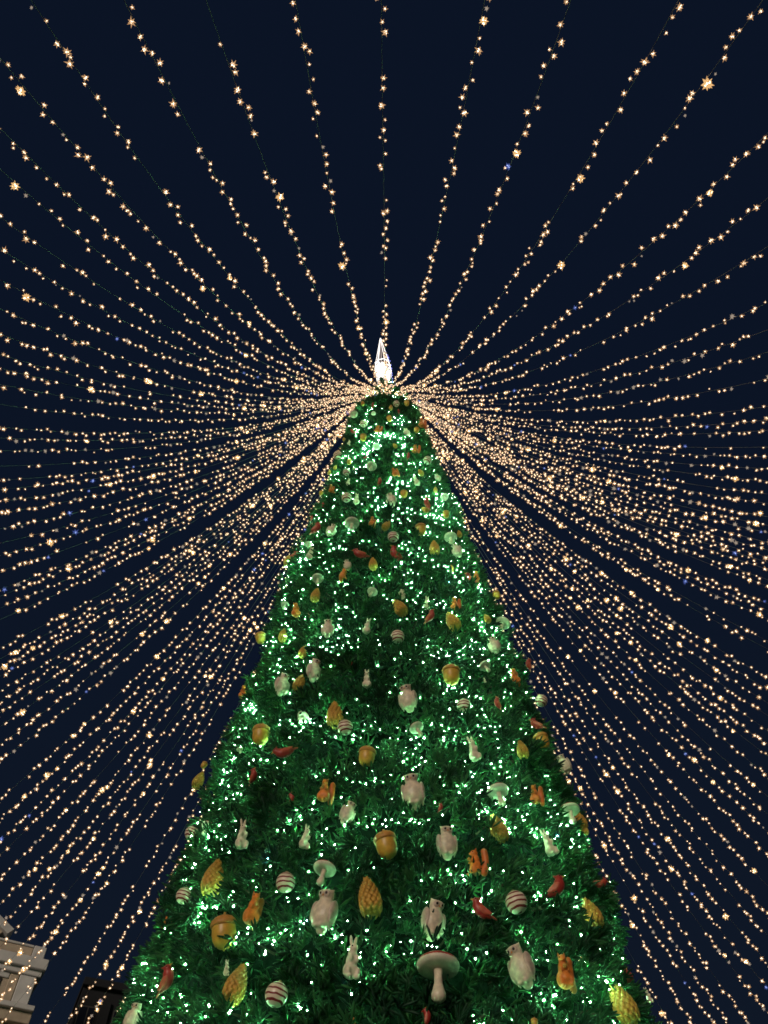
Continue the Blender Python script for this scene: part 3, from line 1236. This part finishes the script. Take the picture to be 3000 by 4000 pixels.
# bird, head towards +x, seen from the side
bm = bmesh.new()
ell(bm, (0.0, 0, -0.02), (0.27, 0.16, 0.17), (0, -12, 0))
ell(bm, (0.14, 0, 0.06), (0.16, 0.14, 0.16))
ell(bm, (0.24, 0, 0.18), (0.115, 0.11, 0.11))
ell(bm, (-0.2, 0, -0.04), (0.16, 0.10, 0.09), (0, -8, 0))
cone(bm, (0.2, 0, 0.24), (0.13, 0, 0.36), 0.06, 0.01)
bird = fuse('body', bm, c_red)
bw = []
for s in (-1, 1):
    bm = bmesh.new()
    ell(bm, (-0.06, s * 0.135, 0.0), (0.20, 0.04, 0.10), (0, -10, s * 8))
    for k in range(3):
        ell(bm, (-0.17 - 0.02 * k, s * 0.145, -0.03 + 0.035 * k), (0.15, 0.025, 0.022), (0, -12, s * 8), 8)
    bw.append(('wing', fuse('wing', bm, c_red2, 0.018, 2), []))
bm = bmesh.new()
for k in (-1, 0, 1):
    ell(bm, (-0.37, k * 0.04, -0.03), (0.17, 0.035, 0.022), (0, -6, k * 9), 10)
bt = fuse('tail', bm, c_red2, 0.016, 2)
bm = bmesh.new()
cone(bm, (0.33, 0, 0.18), (0.43, 0, 0.15), 0.04, 0.004, 8)
bk = bm_mesh('beak', bm, c_beak)
eyes = []
for s in (-1, 1):
    bm = bmesh.new()
    ell(bm, (0.28, s * 0.09, 0.21), (0.02, 0.015, 0.02), seg=8)
    eyes.append(('eye', bm_mesh('eye', bm, c_eye), []))
proto('B', [('body', bird, [])] + bw + [('tail', bt, []), ('beak', bk, [])] + eyes)

# mushroom: red cap on top, cream ribbed underside, bulbous stalk
bm = bmesh.new()
lathe(bm, [(0.42, 0.195), (0.43, 0.21), (0.41, 0.25), (0.33, 0.31), (0.2, 0.355), (0.08, 0.40), (0.015, 0.45)], 32)
capm = bm_mesh('cap', bm, c_red)
bm = bmesh.new()
lathe(bm, [(0.06, 0.12), (0.2, 0.11), (0.34, 0.12), (0.415, 0.15), (0.43, 0.205)], 72,
      fn=lambda p, a: Vector((p.x, p.y, p.z + 0.012 * math.cos(a * 36) * (0.4 - abs(math.hypot(p.x, p.y) - 0.22)))))
gill = bm_mesh('gills', bm, c_cream2)
bm = bmesh.new()
lathe(bm, [(0.02, -0.5), (0.09, -0.485), (0.14, -0.43), (0.145, -0.36), (0.115, -0.27), (0.085, -0.15), (0.08, 0.0), (0.10, 0.15)], 20)
proto('M', [('cap', capm, []), ('gills', gill, []), ('stalk', bm_mesh('stalk', bm, c_cream), [])])


NAME = {'A': ('acorn_ornament', 'acorn', 'ochre acorn'), 'P': ('pine_cone_ornament', 'pine cone', 'golden pine cone'),
        'S': ('striped_ball_ornament', 'bauble', 'maroon striped ball'), 'O': ('owl_ornament', 'owl figure', 'cream owl'),
        'Q': ('squirrel_ornament', 'squirrel figure', 'orange squirrel'), 'R': ('rabbit_ornament', 'rabbit figure', 'cream rabbit'),
        'B': ('bird_ornament', 'bird figure', 'dark red bird'), 'M': ('mushroom_ornament', 'mushroom', 'pale mushroom')}
def zone(x, y):
    v = ('at the top' if y < 1720 else 'on upper part' if y < 2150 else 'halfway up' if y < 2650 else
         'on lower half' if y < 3250 else 'near the bottom')
    f = (x - 1492) / ((y - 1255) * 0.39)
    h = 'left edge' if f < -0.72 else 'left side' if f < -0.28 else 'middle' if f < 0.28 else 'right side' if f < 0.72 else 'right edge'
    return v, h


def rel(dx, dy):
    a = math.degrees(math.atan2(-dy, dx)) % 360
    return ['right of', 'up right of', 'just above', 'up left of', 'left of', 'down left of',
            'just below', 'down right of'][int(((a + 22.5) % 360) // 45)]


def make_labels():
    used = set()
    out = []
    short = {'A': 'acorn', 'P': 'pine cone', 'S': 'striped ball', 'O': 'owl', 'Q': 'squirrel', 'R': 'rabbit', 'B': 'red bird', 'M': 'mushroom'}
    for i, (k, x, y, l, t) in enumerate(items):
        v, h = zone(x, y)
        nb = sorted((j for j in range(len(items)) if j != i), key=lambda j: (items[j][1] - x) ** 2 + (items[j][2] - y) ** 2)
        size = 'large ' if l > 60 + (y - 1500) * 0.035 else 'small ' if l < 16 + (y - 1500) * 0.018 else ''
        lab = None
        for j in nb[:6]:
            kj, xj, yj = items[j][0], items[j][1], items[j][2]
            c = '%s%s %s, %s, %s the %s' % (size, NAME[k][2], v, h, rel(x - xj, y - yj), ('other ' if kj == k else '') + short[kj])
            if c not in used:
                lab = c
                break
        used.add(lab)
        out.append(lab)
    return out


labels = make_labels()
GRP = {'A': 'acorn ornaments on the tree', 'P': 'pine cone ornaments on the tree', 'S': 'striped balls on the tree',
       'O': 'owl ornaments on the tree', 'Q': 'squirrel ornaments on the tree', 'R': 'rabbit ornaments on the tree',
       'B': 'red bird ornaments on the tree', 'M': 'mushroom ornaments on the tree'}
rdm = random.Random(5)
for (k, x, y, l, t), lab, (p, d, az_, L) in zip(items, labels, HUNG):
    fr_ = (-d + az_ * az_.dot(d)).normalized()     # toward the viewer
    xr = fr_.cross(az_) * -1                        # local x: viewer's right
    xr = az_.cross(fr_)
    Rm = Matrix((xr, -fr_, az_)).transposed()
    yaw = rdm.uniform(-42, 42)
    roll = t + rdm.uniform(-5, 5)
    flip = 1
    if k == 'B':
        ang = t
        if abs(ang) > 90:
            yaw = 180 + rdm.uniform(-18, 18)
            roll = ang - 180
        else:
            roll = ang
            yaw = rdm.uniform(-18, 18)
    if k in 'QR':
        yaw += rdm.choice((-35, 20, 35, 0))
    if k == 'M':
        roll = t
    Rr = Matrix.Rotation(R(roll), 3, -d)
    M3 = Rr @ Rm @ Matrix.Rotation(R(yaw), 3, 'Z')
    root = bpy.data.objects.new(NAME[k][0], None)
    COL.objects.link(root)
    root.matrix_world = Matrix.Translation(p) @ M3.to_4x4() @ Matrix.Diagonal((L, L, L, 1))
    root['label'] = lab
    root['category'] = NAME[k][1]
    root['group'] = GRP[k]
    for nm, me, subs in PROTO[k]:
        o = bpy.data.objects.new(nm, me)
        COL.objects.link(o)
        o.parent = root
        for sn, sm in subs:
            so = bpy.data.objects.new(sn, sm)
            COL.objects.link(so)
            so.parent = o
    if k == 'P':
        if l > 100:
            for Mx, a in SCALES:
                o = bpy.data.objects.new('scale', scale_me)
                COL.objects.link(o)
                o.parent = root
                o.matrix_local = Mx
        else:
            o = bpy.data.objects.new('scales', scales_joined)
            COL.objects.link(o)
            o.parent = root
            o['kind'] = 'stuff'
